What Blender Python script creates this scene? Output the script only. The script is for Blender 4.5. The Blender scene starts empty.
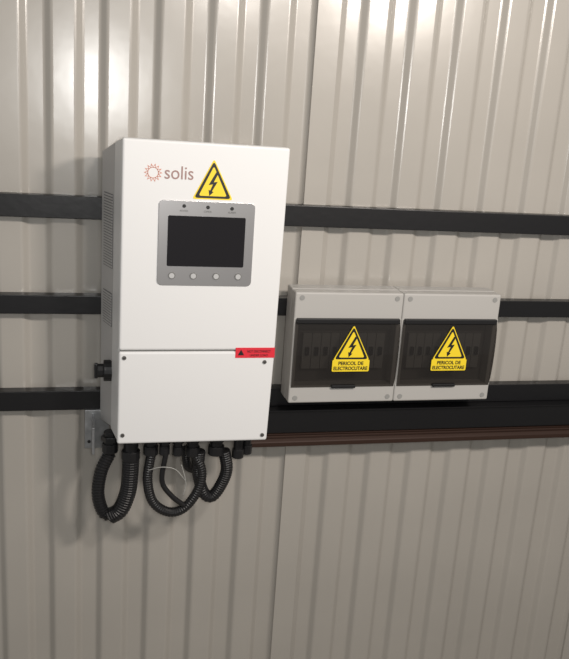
import bpy, bmesh, math, random
from mathutils import Vector, Matrix
random.seed(4)
Z0=1.90            # camera height; "d" below = distance downward from that height
CAMY=-1.88
sc=bpy.context.scene
sc.view_settings.view_transform='Standard'

# ---------------- materials ----------------
def mat(name,col,rough=.5,metal=0.,spec=.5,coat=0.,noise=None,bump=None,emis=None):
    m=bpy.data.materials.new(name); m.use_nodes=True
    nt=m.node_tree; b=nt.nodes['Principled BSDF']
    b.inputs['Base Color'].default_value=(*col,1); b.inputs['Roughness'].default_value=rough
    b.inputs['Metallic'].default_value=metal; b.inputs['Specular IOR Level'].default_value=spec
    b.inputs['Coat Weight'].default_value=coat
    tc=nt.nodes.new('ShaderNodeTexCoord')
    if noise:
        sx,amt=noise
        n=nt.nodes.new('ShaderNodeTexNoise'); n.inputs['Scale'].default_value=sx; n.inputs['Detail'].default_value=5
        nt.links.new(tc.outputs['Object'],n.inputs['Vector'])
        r=nt.nodes.new('ShaderNodeValToRGB')
        r.color_ramp.elements[0].position=.3; r.color_ramp.elements[1].position=.7
        r.color_ramp.elements[0].color=(*[c*(1-amt) for c in col],1)
        r.color_ramp.elements[1].color=(*[min(1,c*(1+amt)) for c in col],1)
        nt.links.new(n.outputs['Fac'],r.inputs['Fac']); nt.links.new(r.outputs['Color'],b.inputs['Base Color'])
    if bump:
        sx,st=bump
        n=nt.nodes.new('ShaderNodeTexNoise'); n.inputs['Scale'].default_value=sx; n.inputs['Detail'].default_value=3
        nt.links.new(tc.outputs['Object'],n.inputs['Vector'])
        bp=nt.nodes.new('ShaderNodeBump'); bp.inputs['Strength'].default_value=st; bp.inputs['Distance'].default_value=.002
        nt.links.new(n.outputs['Fac'],bp.inputs['Height']); nt.links.new(bp.outputs['Normal'],b.inputs['Normal'])
    return m
M_wall=mat('painted_sheet_metal',(.41,.388,.352),.24,.0,.85,noise=(2.5,.05),bump=(7,.4))
M_floor=mat('concrete',(.30,.28,.25),.8,noise=(6,.2),bump=(40,.3))
M_white=mat('white_powder_coat',(.76,.762,.76),.42,bump=(600,.08))
M_side=mat('grey_casing',(.50,.49,.48),.5)
M_vent=mat('vent_dark',(.16,.16,.16),.5)
M_blk=mat('black_paint',(.007,.007,.008),.36,bump=(60,.15))
M_plast=mat('black_plastic',(.010,.010,.011),.38)
M_lip_sheen=mat('lip_red_sheen',(.050,.028,.021),.28,.3)  # reddish reflection on the black tray lip, put into the base colour
M_silver=mat('brushed_silver',(.54,.53,.53),.30,.85)
M_lcd=mat('lcd_glass',(.010,.009,.011),.18)
M_screw=mat('screw_steel',(.25,.24,.23),.35,.8)
M_galv=mat('galvanised',(.42,.43,.44),.42,.75,noise=(60,.15))
M_box=mat('box_grey_plastic',(.44,.43,.41),.42)
M_boxd=mat('box_inner',(.15,.145,.14),.5)
M_brk=mat('breaker_grey',(.28,.28,.27),.5)
M_yel=mat('label_yellow',(.88,.66,.03),.4)
M_ink=mat('label_ink',(.01,.01,.01),.5)
M_red=mat('label_red',(.72,.03,.05),.4)
M_org=mat('logo_orange',(.58,.20,.12),.5)
M_logo=mat('logo_text',(.34,.21,.19),.5)
M_wire=mat('white_wire',(.4,.4,.38),.4)
M_btn=mat('button',(.62,.62,.62),.35,.4)
M_groove=mat('seam_dark',(.16,.16,.155),.6)
# smoked window
M_win=bpy.data.materials.new('smoked_window'); M_win.use_nodes=True
nt=M_win.node_tree; nt.nodes.clear()
o=nt.nodes.new('ShaderNodeOutputMaterial'); mx=nt.nodes.new('ShaderNodeMixShader')
t=nt.nodes.new('ShaderNodeBsdfTransparent'); t.inputs[0].default_value=(.45,.43,.41,1)
g=nt.nodes.new('ShaderNodeBsdfPrincipled'); g.inputs['Base Color'].default_value=(.035,.032,.030,1); g.inputs['Roughness'].default_value=.14
mx.inputs[0].default_value=.47
nt.links.new(t.outputs[0],mx.inputs[1]); nt.links.new(g.outputs[0],mx.inputs[2]); nt.links.new(mx.outputs[0],o.inputs[0])

# ---------------- helpers ----------------
def link(ob,parent=None):
    sc.collection.objects.link(ob)
    if parent: ob.parent=parent
    return ob
def empty(name,loc=(0,0,0)):
    e=bpy.data.objects.new(name,None); e.empty_display_size=.05; sc.collection.objects.link(e); return e
def from_bm(name,bm,m,parent=None,bevel=0,smooth=False,seg=3):
    bmesh.ops.recalc_face_normals(bm,faces=bm.faces[:])
    me=bpy.data.meshes.new(name); bm.to_mesh(me); bm.free()
    me.materials.append(m)
    ob=bpy.data.objects.new(name,me); link(ob,parent)
    if bevel:
        b=ob.modifiers.new('bevel','BEVEL'); b.width=bevel; b.segments=seg; b.limit_method='ANGLE'; b.angle_limit=math.radians(40)
    if smooth or bevel:
        for p in me.polygons: p.use_smooth=smooth
    return ob
def W(x,d,y): return Vector((x,y,Z0-d))
def quad(name,pf,pb,yf,yb,m,parent,bevel=0):
    bm=bmesh.new(); vs=[[bm.verts.new(W(*p,y)) for p in P] for P,y in ((pf,yf),(pb,yb))]
    bm.faces.new(vs[0]); bm.faces.new(vs[1][::-1])
    for i in range(4):
        j=(i+1)%4; bm.faces.new((vs[0][i],vs[1][i],vs[1][j],vs[0][j]))
    return from_bm(name,bm,m,parent,bevel)
def hull(name,front,back,yf,yb,m,parent,bevel=0):
    """front/back = (x0,x1,d0,d1)"""
    q=lambda r:((r[0],r[2]),(r[1],r[2]),(r[1],r[3]),(r[0],r[3]))
    return quad(name,q(front),q(back),yf,yb,m,parent,bevel)
def box(name,x0,x1,d0,d1,yf,yb,m,parent,bevel=0):
    return hull(name,(x0,x1,d0,d1),(x0,x1,d0,d1),yf,yb,m,parent,bevel)
def prism(name,pts,yf,yb,m,parent,bevel=0,bm=None):
    own=bm is None
    if own: bm=bmesh.new()
    a=[bm.verts.new(W(x,d,yf)) for x,d in pts]; b=[bm.verts.new(W(x,d,yb)) for x,d in pts]
    bm.faces.new(a); bm.faces.new(b[::-1])
    n=len(pts)
    for i in range(n): bm.faces.new((a[i],b[i],b[(i+1)%n],a[(i+1)%n]))
    if own: return from_bm(name,bm,m,parent,bevel)
def rrect(x0,x1,d0,d1,r,n=6):
    out=[]
    for cx,cd,a0 in ((x1-r,d0+r,-90),(x1-r,d1-r,0),(x0+r,d1-r,90),(x0+r,d0+r,180)):
        for i in range(n+1):
            a=math.radians(a0+90*i/n); out.append((cx+r*math.cos(a),cd+r*math.sin(a)))
    return out
def disc(cx,cd,r,n=20): return [(cx+r*math.cos(2*math.pi*i/n),cd+r*math.sin(2*math.pi*i/n)) for i in range(n)]
def ring(name,outer,inner,yf,yb,m,parent):
    bm=bmesh.new(); n=len(outer)
    L=[[bm.verts.new(W(x,d,y)) for x,d in pts] for pts,y in ((outer,yf),(inner,yf),(inner,yb),(outer,yb))]
    for k in range(4):
        A,B=L[k],L[(k+1)%4]
        for i in range(n): bm.faces.new((A[i],A[(i+1)%n],B[(i+1)%n],B[i]))
    return from_bm(name,bm,m,parent)
def rtri(cx,d0,w,h,r):
    """rounded triangle apex (cx,d0)"""
    P=[Vector((cx,d0)),Vector((cx+w/2,d0+h)),Vector((cx-w/2,d0+h))]; out=[]
    for i in range(3):
        p=P[i]; a=(P[i-1]-p).normalized(); b=(P[(i+1)%3]-p).normalized()
        s=p+a*r; e=p+b*r
        for k in range(5):
            t=k/4; q=s*(1-t)**2+p*2*t*(1-t)+e*t*t; out.append((q.x,q.y))
    return out
BOLT=[(.14,-.52),(-.26,.06),(-.02,.02),(-.16,.30),(-.25,.27),(-.20,.54),(.03,.36),(-.06,.33),(.24,-.10),(.02,-.07),(.26,-.46)]
def text(name,s,x,d,size,y,m,parent,width=None,bold=0):
    cu=bpy.data.curves.new(name,'FONT'); cu.body=s; cu.size=size; cu.extrude=.0002; cu.offset=bold
    cu.align_x='CENTER'; cu.align_y='CENTER'
    tmp=bpy.data.objects.new(name+'_t',cu); sc.collection.objects.link(tmp)
    bpy.context.view_layer.update()
    dg=bpy.context.evaluated_depsgraph_get()
    me=bpy.data.meshes.new_from_object(tmp.evaluated_get(dg)); bpy.data.objects.remove(tmp)
    xs=[v.co.x for v in me.vertices]; ys=[v.co.y for v in me.vertices]
    cx=(min(xs)+max(xs))/2; cy=(min(ys)+max(ys))/2
    k=width/(max(xs)-min(xs)) if width else 1
    for v in me.vertices:
        v.co=Vector((x+(v.co.x-cx)*k, y-v.co.z, Z0-d+(v.co.y-cy)))
    me.materials.clear(); me.materials.append(m)
    ob=bpy.data.objects.new(name,me); return link(ob,parent)
def warn(prefix,cx,d0,w,h,y,parent):
    prism(prefix+'_edge',rtri(cx,d0,w,h,.006),y-.0006,y,M_yel,parent)
    prism(prefix+'_border',rtri(cx,d0+.0045,w-.008,h-.0070,.007),y-.0010,y-.0004,M_ink,parent)
    prism(prefix+'_field',rtri(cx,d0+.0145,w-.026,h-.0215,.005),y-.0014,y-.0008,M_yel,parent)
    s=h*.56; cc=d0+h*.61
    prism(prefix+'_bolt',[(cx+px*s*.8,cc+pd*s) for px,pd in BOLT],y-.0018,y-.0012,M_ink,parent)
def screw(name,x,d,y,r,parent,m=M_screw):
    prism(name,disc(x,d,r),y-.002,y+.001,m,parent)
    prism(name+'_slot',[(x-r*.6,d-r*.15),(x+r*.6,d-r*.15),(x+r*.6,d+r*.15),(x-r*.6,d+r*.15)],y-.0024,y-.0018,M_ink,parent)
def catmull(P,n):
    P=[P[0]*2-P[1]]+P+[P[-1]*2-P[-2]]; out=[]
    for i in range(1,len(P)-2):
        for k in range(n):
            t=k/n; a,b,c,d=P[i-1:i+3]
            out.append(.5*((2*b)+(c-a)*t+(2*a-5*b+4*c-d)*t*t+(3*b-a-3*c+d)*t**3))
    out.append(P[-2]); return out
def sweep(name,P,rad,m,parent,corr=0,pitch=.006,n=40,seg=14):
    pts=catmull([W(x,d,y) for x,d,y in P],n)
    step=pitch/4 if corr else .004
    L=[0]
    for i in range(1,len(pts)): L.append(L[-1]+(pts[i]-pts[i-1]).length)
    tot=L[-1]; N=max(8,int(tot/step)); res=[]; j=0
    for k in range(N+1):
        s=tot*k/N
        while j<len(L)-2 and L[j+1]<s: j+=1
        t=(s-L[j])/max(1e-9,L[j+1]-L[j]); res.append(pts[j].lerp(pts[j+1],min(1,t)))
    bm=bmesh.new(); prev=None; u=None
    for k,p in enumerate(res):
        tg=(res[min(k+1,N)]-res[max(k-1,0)]).normalized()
        if u is None: u=tg.orthogonal().normalized()
        u=(u-tg*u.dot(tg)).normalized(); v=tg.cross(u)
        r=rad*(1-(corr if (k%4) in (0,3) else 0))
        cur=[bm.verts.new(p+(u*math.cos(2*math.pi*i/seg)+v*math.sin(2*math.pi*i/seg))*r) for i in range(seg)]
        if prev:
            for i in range(seg): bm.faces.new((prev[i],prev[(i+1)%seg],cur[(i+1)%seg],cur[i]))
        else: bm.faces.new(cur[::-1])
        prev=cur
    bm.faces.new(prev)
    return from_bm(name,bm,m,parent,smooth=not corr)
def vcyl(bm,x,y,d0,d1,r,n=16):
    a=[bm.verts.new(W(x+r*math.cos(2*math.pi*i/n),d0,y+r*math.sin(2*math.pi*i/n))) for i in range(n)]
    b=[bm.verts.new(W(x+r*math.cos(2*math.pi*i/n),d1,y+r*math.sin(2*math.pi*i/n))) for i in range(n)]
    bm.faces.new(a); bm.faces.new(b[::-1])
    for i in range(n): bm.faces.new((a[i],a[(i+1)%n],b[(i+1)%n],b[i]))
def xcyl(bm,x0,x1,y,d,r,n=20):
    a=[bm.verts.new(W(x0,d+r*math.cos(2*math.pi*i/n),y+r*math.sin(2*math.pi*i/n))) for i in range(n)]
    b=[bm.verts.new(W(x1,d+r*math.cos(2*math.pi*i/n),y+r*math.sin(2*math.pi*i/n))) for i in range(n)]
    bm.faces.new(a); bm.faces.new(b[::-1])
    for i in range(n): bm.faces.new((a[i],a[(i+1)%n],b[(i+1)%n],b[i]))

# ---------------- wall: trapezoidal sheet ----------------
bm=bmesh.new()
prof=[]; per=.115; x=.508-per*16
while x<4.0:
    prof+= [(x,0),(x+.050,0),(x+.064,.013),(x+.101,.013)]
    x+=per
zt,zb=3.0,0.0
rows=[zb,1.0,2.0,zt]
grid=[[bm.verts.new((px,py,z)) for px,py in prof] for z in rows]
for r in range(len(rows)-1):
    for i in range(len(prof)-1):
        bm.faces.new((grid[r][i],grid[r][i+1],grid[r+1][i+1],grid[r+1][i]))
wall=from_bm('wall_back',bm,M_wall,bevel=.004,seg=3)
for mod in wall.modifiers: mod.angle_limit=math.radians(20)
wall.modifiers.new('thick','SOLIDIFY').thickness=.0007
bm=bmesh.new()
for xs in (.508,.508-per*8,.508+per*8):
    pp=[(xs-.005,.003),(xs-.004,-.003),(xs+.050,-.003),(xs+.066,.0110),(xs+.066,.0125)]
    g=[[bm.verts.new((a,b,z)) for a,b in pp] for z in (0,3.0)]
    for i in range(len(pp)-1): bm.faces.new((g[0][i],g[0][i+1],g[1][i+1],g[1][i]))
from_bm('sheet_lap',bm,M_wall,wall)
bm=bmesh.new()
vs=[bm.verts.new(p) for p in ((-1.4,.02,0),(4.1,.02,0),(4.1,-4.5,0),(-1.4,-4.5,0))]; bm.faces.new(vs)
from_bm('floor',bm,M_floor)

# ---------------- mounting rails ----------------
def rail(d0,d1):
    x0,x1=-1.2,3.2
    sec=[(0,d0),(-.030,d0),(-.030,d1),(0,d1),(0,d1-.003),(-.027,d1-.003),(-.027,d0+.003),(0,d0+.003)]
    bm=bmesh.new()
    A=[bm.verts.new(W(x0,d,y)) for y,d in sec]; B=[bm.verts.new(W(x1,d,y)) for y,d in sec]
    n=len(sec)
    for i in range(n): bm.faces.new((A[i],A[(i+1)%n],B[(i+1)%n],B[i]))
    bm.faces.new(A); bm.faces.new(B[::-1])
    return from_bm('mounting_rail',bm,M_blk,None,.0025,seg=3)
for a,b in ((.221,.270),(.443,.486),(.670,.717)): rail(a,b)

# ---------------- cable tray under boxes ----------------
tray=empty('cable_tray')
box('channel',.425,3.2,.7185,.780,-.055,-.001,M_blk,tray,.003)
box('top_flange',.425,3.2,.7175,.7205,-.062,-.001,M_blk,tray)
hull('lip',(.365,3.2,.800,.812),(.365,3.2,.781,.812),-.064,-.045,M_lip_sheen,tray,.002)
box('lip_back',.365,3.2,.781,.811,-.045,-.001,M_blk,tray)
box('sheen_bead',.37,3.2,.785,.791,-.060,-.05,M_lip_sheen,tray,.002)  # coppery shine line along the lip, given as a coloured strip

# ---------------- inverter ----------------
inv=empty('solar_inverter')
X0,X1,D0,D1=.0735,.410,.082,.733; YF=-.200
hull('rear_body',(.066,.408,.092,.728),(.038,.418,.120,.742),-.120,-.031,M_side,inv,.004)
quad('side_shell',((X0,D0+.001),(.411,D0+.001),(.405,D1),(.072,D1)),((.062,.094),(.408,.094),(.404,.731),(.060,.731)),-.185,-.115,M_white,inv,.005)
u=((X0,D0),(.4145,D0+.002),(.4100,.520),(.0725,.520)); quad('upper_cover',u,u,YF,-.170,M_white,inv,.005)
u=((.0725,.5228),(.4100,.5228),(.4045,D1+.001),(.0715,D1)); quad('lower_cover',u,u,YF,-.170,M_white,inv,.005)
box('cover_gasket',X0+.004,X1-.006,.515,.528,YF+.004,-.172,M_groove,inv)
prism('display_bezel',rrect(.148,.347,.200,.377,.010),YF-.0025,YF+.001,M_silver,inv,.0008)
prism('display_lcd',rrect(.167,.328,.231,.336,.003),YF-.0034,YF-.002,M_lcd,inv)
for i,x in enumerate((.199,.248,.298)):
    prism(f'led_{i}',disc(x,.211+.001*i,.0038),YF-.0035,YF-.002,M_ink,inv)
    text(f'led_text_{i}','POWER' if i==0 else ('OPER' if i==1 else 'ALARM'),x,.221,.006,YF-.003,M_groove,inv,.016)
for i,x in enumerate((.178,.223,.271,.318)):
    ring(f'button_ring_{i}',disc(x,.356,.0075),disc(x,.356,.0055),YF-.0042,YF-.002,M_groove,inv)
    prism(f'button_{i}',disc(x,.356,.0055),YF-.0048,YF-.002,M_btn,inv)
for i in range(14):
    a=2*math.pi*i/14; c,s=math.cos(a),math.sin(a); cx,cd=.135,.147
    r0,r1=.0095,.0185
    for side in (1,-1):
        p=[(r0,side*.0030),(r0+.0013,side*.0030),(r1,0),(r1-.003,0)]
        prism(f'logo_ray_{i}_{side}',[(cx+c*r-s*t_,cd+s*r+c*t_) for r,t_ in p],YF-.0006,YF+.0005,M_org,inv)
ring('logo_ring',disc(.135,.147,.0112,28),disc(.135,.147,.0100,28),YF-.0006,YF+.0005,M_org,inv)
text('logo_lettering','solis',.187,.145,.038,YF-.0006,M_logo,inv,.058)
warn('warning',.257,.114,.084,.082,YF,inv)
prism('red_label',[(.322,.514),(.4095,.514),(.4095,.537),(.322,.537)],YF-.0012,YF+.001,M_red,inv)
text('red_label_text','NOT DISCONNECT',.374,.522,.008,YF-.0016,M_ink,inv,.052)
text('red_label_text2','UNDER LOAD',.374,.531,.007,YF-.0016,M_ink,inv,.040)
prism('red_label_icon',rtri(.334,.518,.014,.013,.001),YF-.0016,YF-.001,M_ink,inv)
for i,(x,d) in enumerate(((.084,.536),(.388,.547),(.083,.712),(.393,.720))): screw(f'cover_screw_{i}',x,d,YF,.0045,inv)
def side_panel(name,da,db,ya,yb,m,off,n=0):
    bm=bmesh.new()
    xs=lambda y:.066-(y+.120)/(.089)*.028
    def slab(d0,d1,o):
        vs=[bm.verts.new(W(xs(y)-k,d,y)) for k in (o,-.003) for y,d in ((ya,d0),(yb,d0),(yb,d1),(ya,d1))]
        bm.faces.new(vs[:4]); bm.faces.new(vs[4:][::-1])
        for i in range(4): bm.faces.new((vs[i],vs[4+i],vs[4+(i+1)%4],vs[(i+1)%4]))
    if n:
        h=(db-da)/n
        for i in range(n): slab(da+i*h,da+i*h+h*.6,off)
    else: slab(da,db,off)
    return from_bm(name,bm,m,inv)
side_panel('vent_panel',.205,.365,-.105,-.050,M_vent,.0012)
side_panel('vent_louvres',.207,.365,-.103,-.052,M_side,.0022,26)
side_panel('vent_panel_low',.42,.495,-.105,-.050,M_vent,.0012)
side_panel('vent_louvres_low',.422,.495,-.103,-.052,M_side,.0022,12)
bm=bmesh.new(); xcyl(bm,.044,.066,-.10,.597,.024)
from_bm('isolator_base',bm,M_plast,inv,.002)
bm=bmesh.new(); xcyl(bm,.030,.046,-.10,.597,.016,10)
from_bm('isolator_knob',bm,M_plast,inv,.002)
box('isolator_handle',.024,.032,.580,.614,-.106,-.094,M_plast,inv,.002)
box('bracket_plate',.004,.060,.716,.812,-.036,-.031,M_galv,inv,.001)
hull('bracket_arm',(.020,.026,.735,.800),(.020,.026,.725,.812),-.10,-.036,M_galv,inv,.001)
prism('bracket_hole',disc(.014,.795,.004),-.0366,-.035,M_ink,inv)

# ---------------- cables + glands ----------------
cab=empty('cable_bundle')
for i,(x,y,r,dd) in enumerate(((.060,-.12,.018,.785),(.106,-.13,.021,.80),(.150,-.14,.017,.785),(.180,-.15,.012,.782),(.210,-.15,.012,.785),(.245,-.14,.017,.790),(.300,-.14,.019,.790),(.352,-.14,.014,.800),(.374,-.13,.013,.795))):
    bm=bmesh.new(); vcyl(bm,x,y,.7345,dd-.02,r*.8); vcyl(bm,x,y,.745,.757,r*1.12,6); vcyl(bm,x,y,dd-.022,dd,r,12)
    from_bm(f'gland_{i}',bm,M_plast,cab,.0015)
def C(px,py,y=-.12): return (.050+(px-105)*.0023,.952+(py-520)*.0023,y)
sweep('corrugated_conduit',[C(109,449),C(101,468),C(98,493),C(104,514),C(114,515,-.125)],.0150,M_plast,cab,.16,.007)
sweep('conduit_return',[C(110,517,-.125),C(120,509,-.13),C(127,490,-.13),C(129,470,-.13),C(129.5,450,-.13)],.0195,M_plast,cab,.07,.006)
sweep('cable_loop',[C(149,446,-.14),C(146,475,-.14),C(152,500,-.14),C(168,512,-.14),C(184,508,-.14),C(197,489,-.14),C(200,468,-.14),C(191,446,-.14)],.0115,M_plast,cab,.06,.006)
sweep('cable_loop_inner',[C(163,446,-.15),C(160,475,-.15),C(170,492,-.15),C(184,505,-.145)],.006,M_plast,cab,0)
sweep('thick_conduit',[C(197,446,-.14),C(197,470,-.13),C(203,493,-.13),C(212,499,-.13),C(221,487,-.13),C(226,468,-.135),C(222,446,-.14)],.0145,M_plast,cab,.07,.006)
sweep('down_conduit',[C(184,446,-.12),C(188,470,-.10),C(200,484,-.05),C(204,486,-.012)],.010,M_plast,cab,.1,.006)
box('wall_clip',.262,.292,.858,.885,-.022,-.0005,M_plast,cab,.003)
sweep('tie_wire',[C(146,462,-.155),C(158,457,-.165),C(172,460,-.165),C(183,474,-.16)],.0009,M_wire,cab)
sweep('tie_wire_c',[C(178,455,-.165),C(183,475,-.165),C(181,490,-.16)],.0008,M_wire,cab)

# ---------------- distribution boxes ----------------
def dbox(x0,x1,lx):
    e=empty('distribution_box')
    d0,d1=.408,.681
    box('base',x0,x1,d0,d1,-.075,-.031,M_box,e,.003)
    box('cover_top',x0,x1,d0+.001,.476,-.110,-.073,M_box,e,.004)
    box('cover_bottom',x0,x1,.636,d1-.001,-.110,-.073,M_box,e,.004)
    box('cover_left',x0,x0+.012,.47,.64,-.110,-.073,M_box,e,.002)
    box('cover_right',x1-.012,x1,.47,.64,-.110,-.073,M_box,e,.002)
    box('inner_panel',x0+.012,x1-.012,.476,.636,-.078,-.074,M_boxd,e)
    n=9; w=(x1-x0-.06)/n
    for i in range(n):
        bx=x0+.03+i*w
        box(f'breaker_{i}',bx+.0006,bx+w-.0006,.512,.600,-.092,-.078,M_brk,e,.001)
        box(f'breaker_toggle_{i}',bx+w*.3,bx+w*.7,.545,.565,-.099,-.092,M_plast,e,.001)
    bm=bmesh.new(); sec=[]
    a,b=.474,.640
    for i in range(9):
        t_=i/8; sec.append((a+(b-a)*t_,-.112-.010*math.sin(math.pi*t_)**.5))
    xa,xb=x0+.004,x1-.004
    A=[bm.verts.new(W(xa,d,y)) for d,y in sec]; B=[bm.verts.new(W(xb,d,y)) for d,y in sec]
    for i in range(8): bm.faces.new((A[i],B[i],B[i+1],A[i+1]))
    ac=bm.verts.new(W(xa,b,-.108)); at=bm.verts.new(W(xa,a,-.108)); bc=bm.verts.new(W(xb,b,-.108)); bt=bm.verts.new(W(xb,a,-.108))
    bm.faces.new([at]+A+[ac]); bm.faces.new([bt]+B+[bc])
    from_bm('smoked_door',bm,M_win,e)
    box('door_hinge',x0+.006,x1-.006,.470,.482,-.119,-.108,M_plast,e,.002)
    box('door_latch',(x0+x1)/2-.03,(x0+x1)/2+.03,.634,.642,-.118,-.108,M_plast,e,.002)
    for i,(sx,sd) in enumerate(((x0+.016,.422),(x1-.016,.422),(x0+.016,.667),(x1-.016,.667))):
        prism(f'cover_screw_{i}',disc(sx,sd,.006),-.1112,-.109,M_brk,e)
    y=-.1235
    warn('sticker',lx,.483,.090,.086,y,e)
    prism('sticker_strip',rrect(lx-.046,lx+.046,.568,.597,.003),y-.0008,y,M_yel,e)
    text('sticker_text','PERICOL DE',lx,.5765,.012,y-.0012,M_ink,e,.062,.0003)
    text('sticker_text2','ELECTROCUTARE',lx,.5890,.012,y-.0012,M_ink,e,.084,.0003)
    return e
dbox(.472,.7370,.615)
dbox(.7375,.990,.866)

# ---------------- lights ----------------
def area(name,loc,target,sx,sy,p,col):
    l=bpy.data.lights.new(name,'AREA'); l.shape='RECTANGLE'; l.size=sx; l.size_y=sy; l.energy=p; l.color=col
    o_=bpy.data.objects.new(name,l); o_.location=loc
    o_.rotation_euler=(Vector(target)-Vector(loc)).to_track_quat('-Z','Y').to_euler(); sc.collection.objects.link(o_)
area('ceiling_lamp',(1.30,-1.75,2.50),(.75,0,1.8),.28,.16,25,(1,.91,.83))
area('bulb_lamp',(.60,-1.7,2.48),(.4,0,1.7),.16,.16,10,(1,.93,.87))
area('flash_lamp',(.05,-1.95,1.95),(.3,0,1.35),.12,.12,8,(1,.99,.97))
w=bpy.data.worlds.new('World'); sc.world=w; w.use_nodes=True
w.node_tree.nodes['Background'].inputs[0].default_value=(.97,.955,.93,1)
w.node_tree.nodes['Background'].inputs[1].default_value=.27

# ---------------- camera ----------------
f=820
Xw=Vector((3342,9,820)).normalized(); N=Vector((-200.6,-238.1,820)).normalized()
N=(N-Xw*N.dot(Xw)).normalized(); Dn=N.cross(Xw)
if Dn.y<0: Dn=-Dn
def tow(v): return Vector((v.dot(Xw),v.dot(N),-v.dot(Dn)))
cx_,cy_,cz_=tow(Vector((1,0,0))),tow(Vector((0,-1,0))),tow(Vector((0,0,-1)))
R=Matrix((cx_,cy_,cz_)).transposed()
cd=bpy.data.cameras.new('camera'); cam=bpy.data.objects.new('camera',cd); sc.collection.objects.link(cam)
cam.matrix_world=Matrix.Translation((0,CAMY,Z0))@R.to_4x4()
cd.sensor_width=36; cd.sensor_fit='AUTO'; cd.lens=f/659*36; cd.clip_start=.02
sc.camera=cam
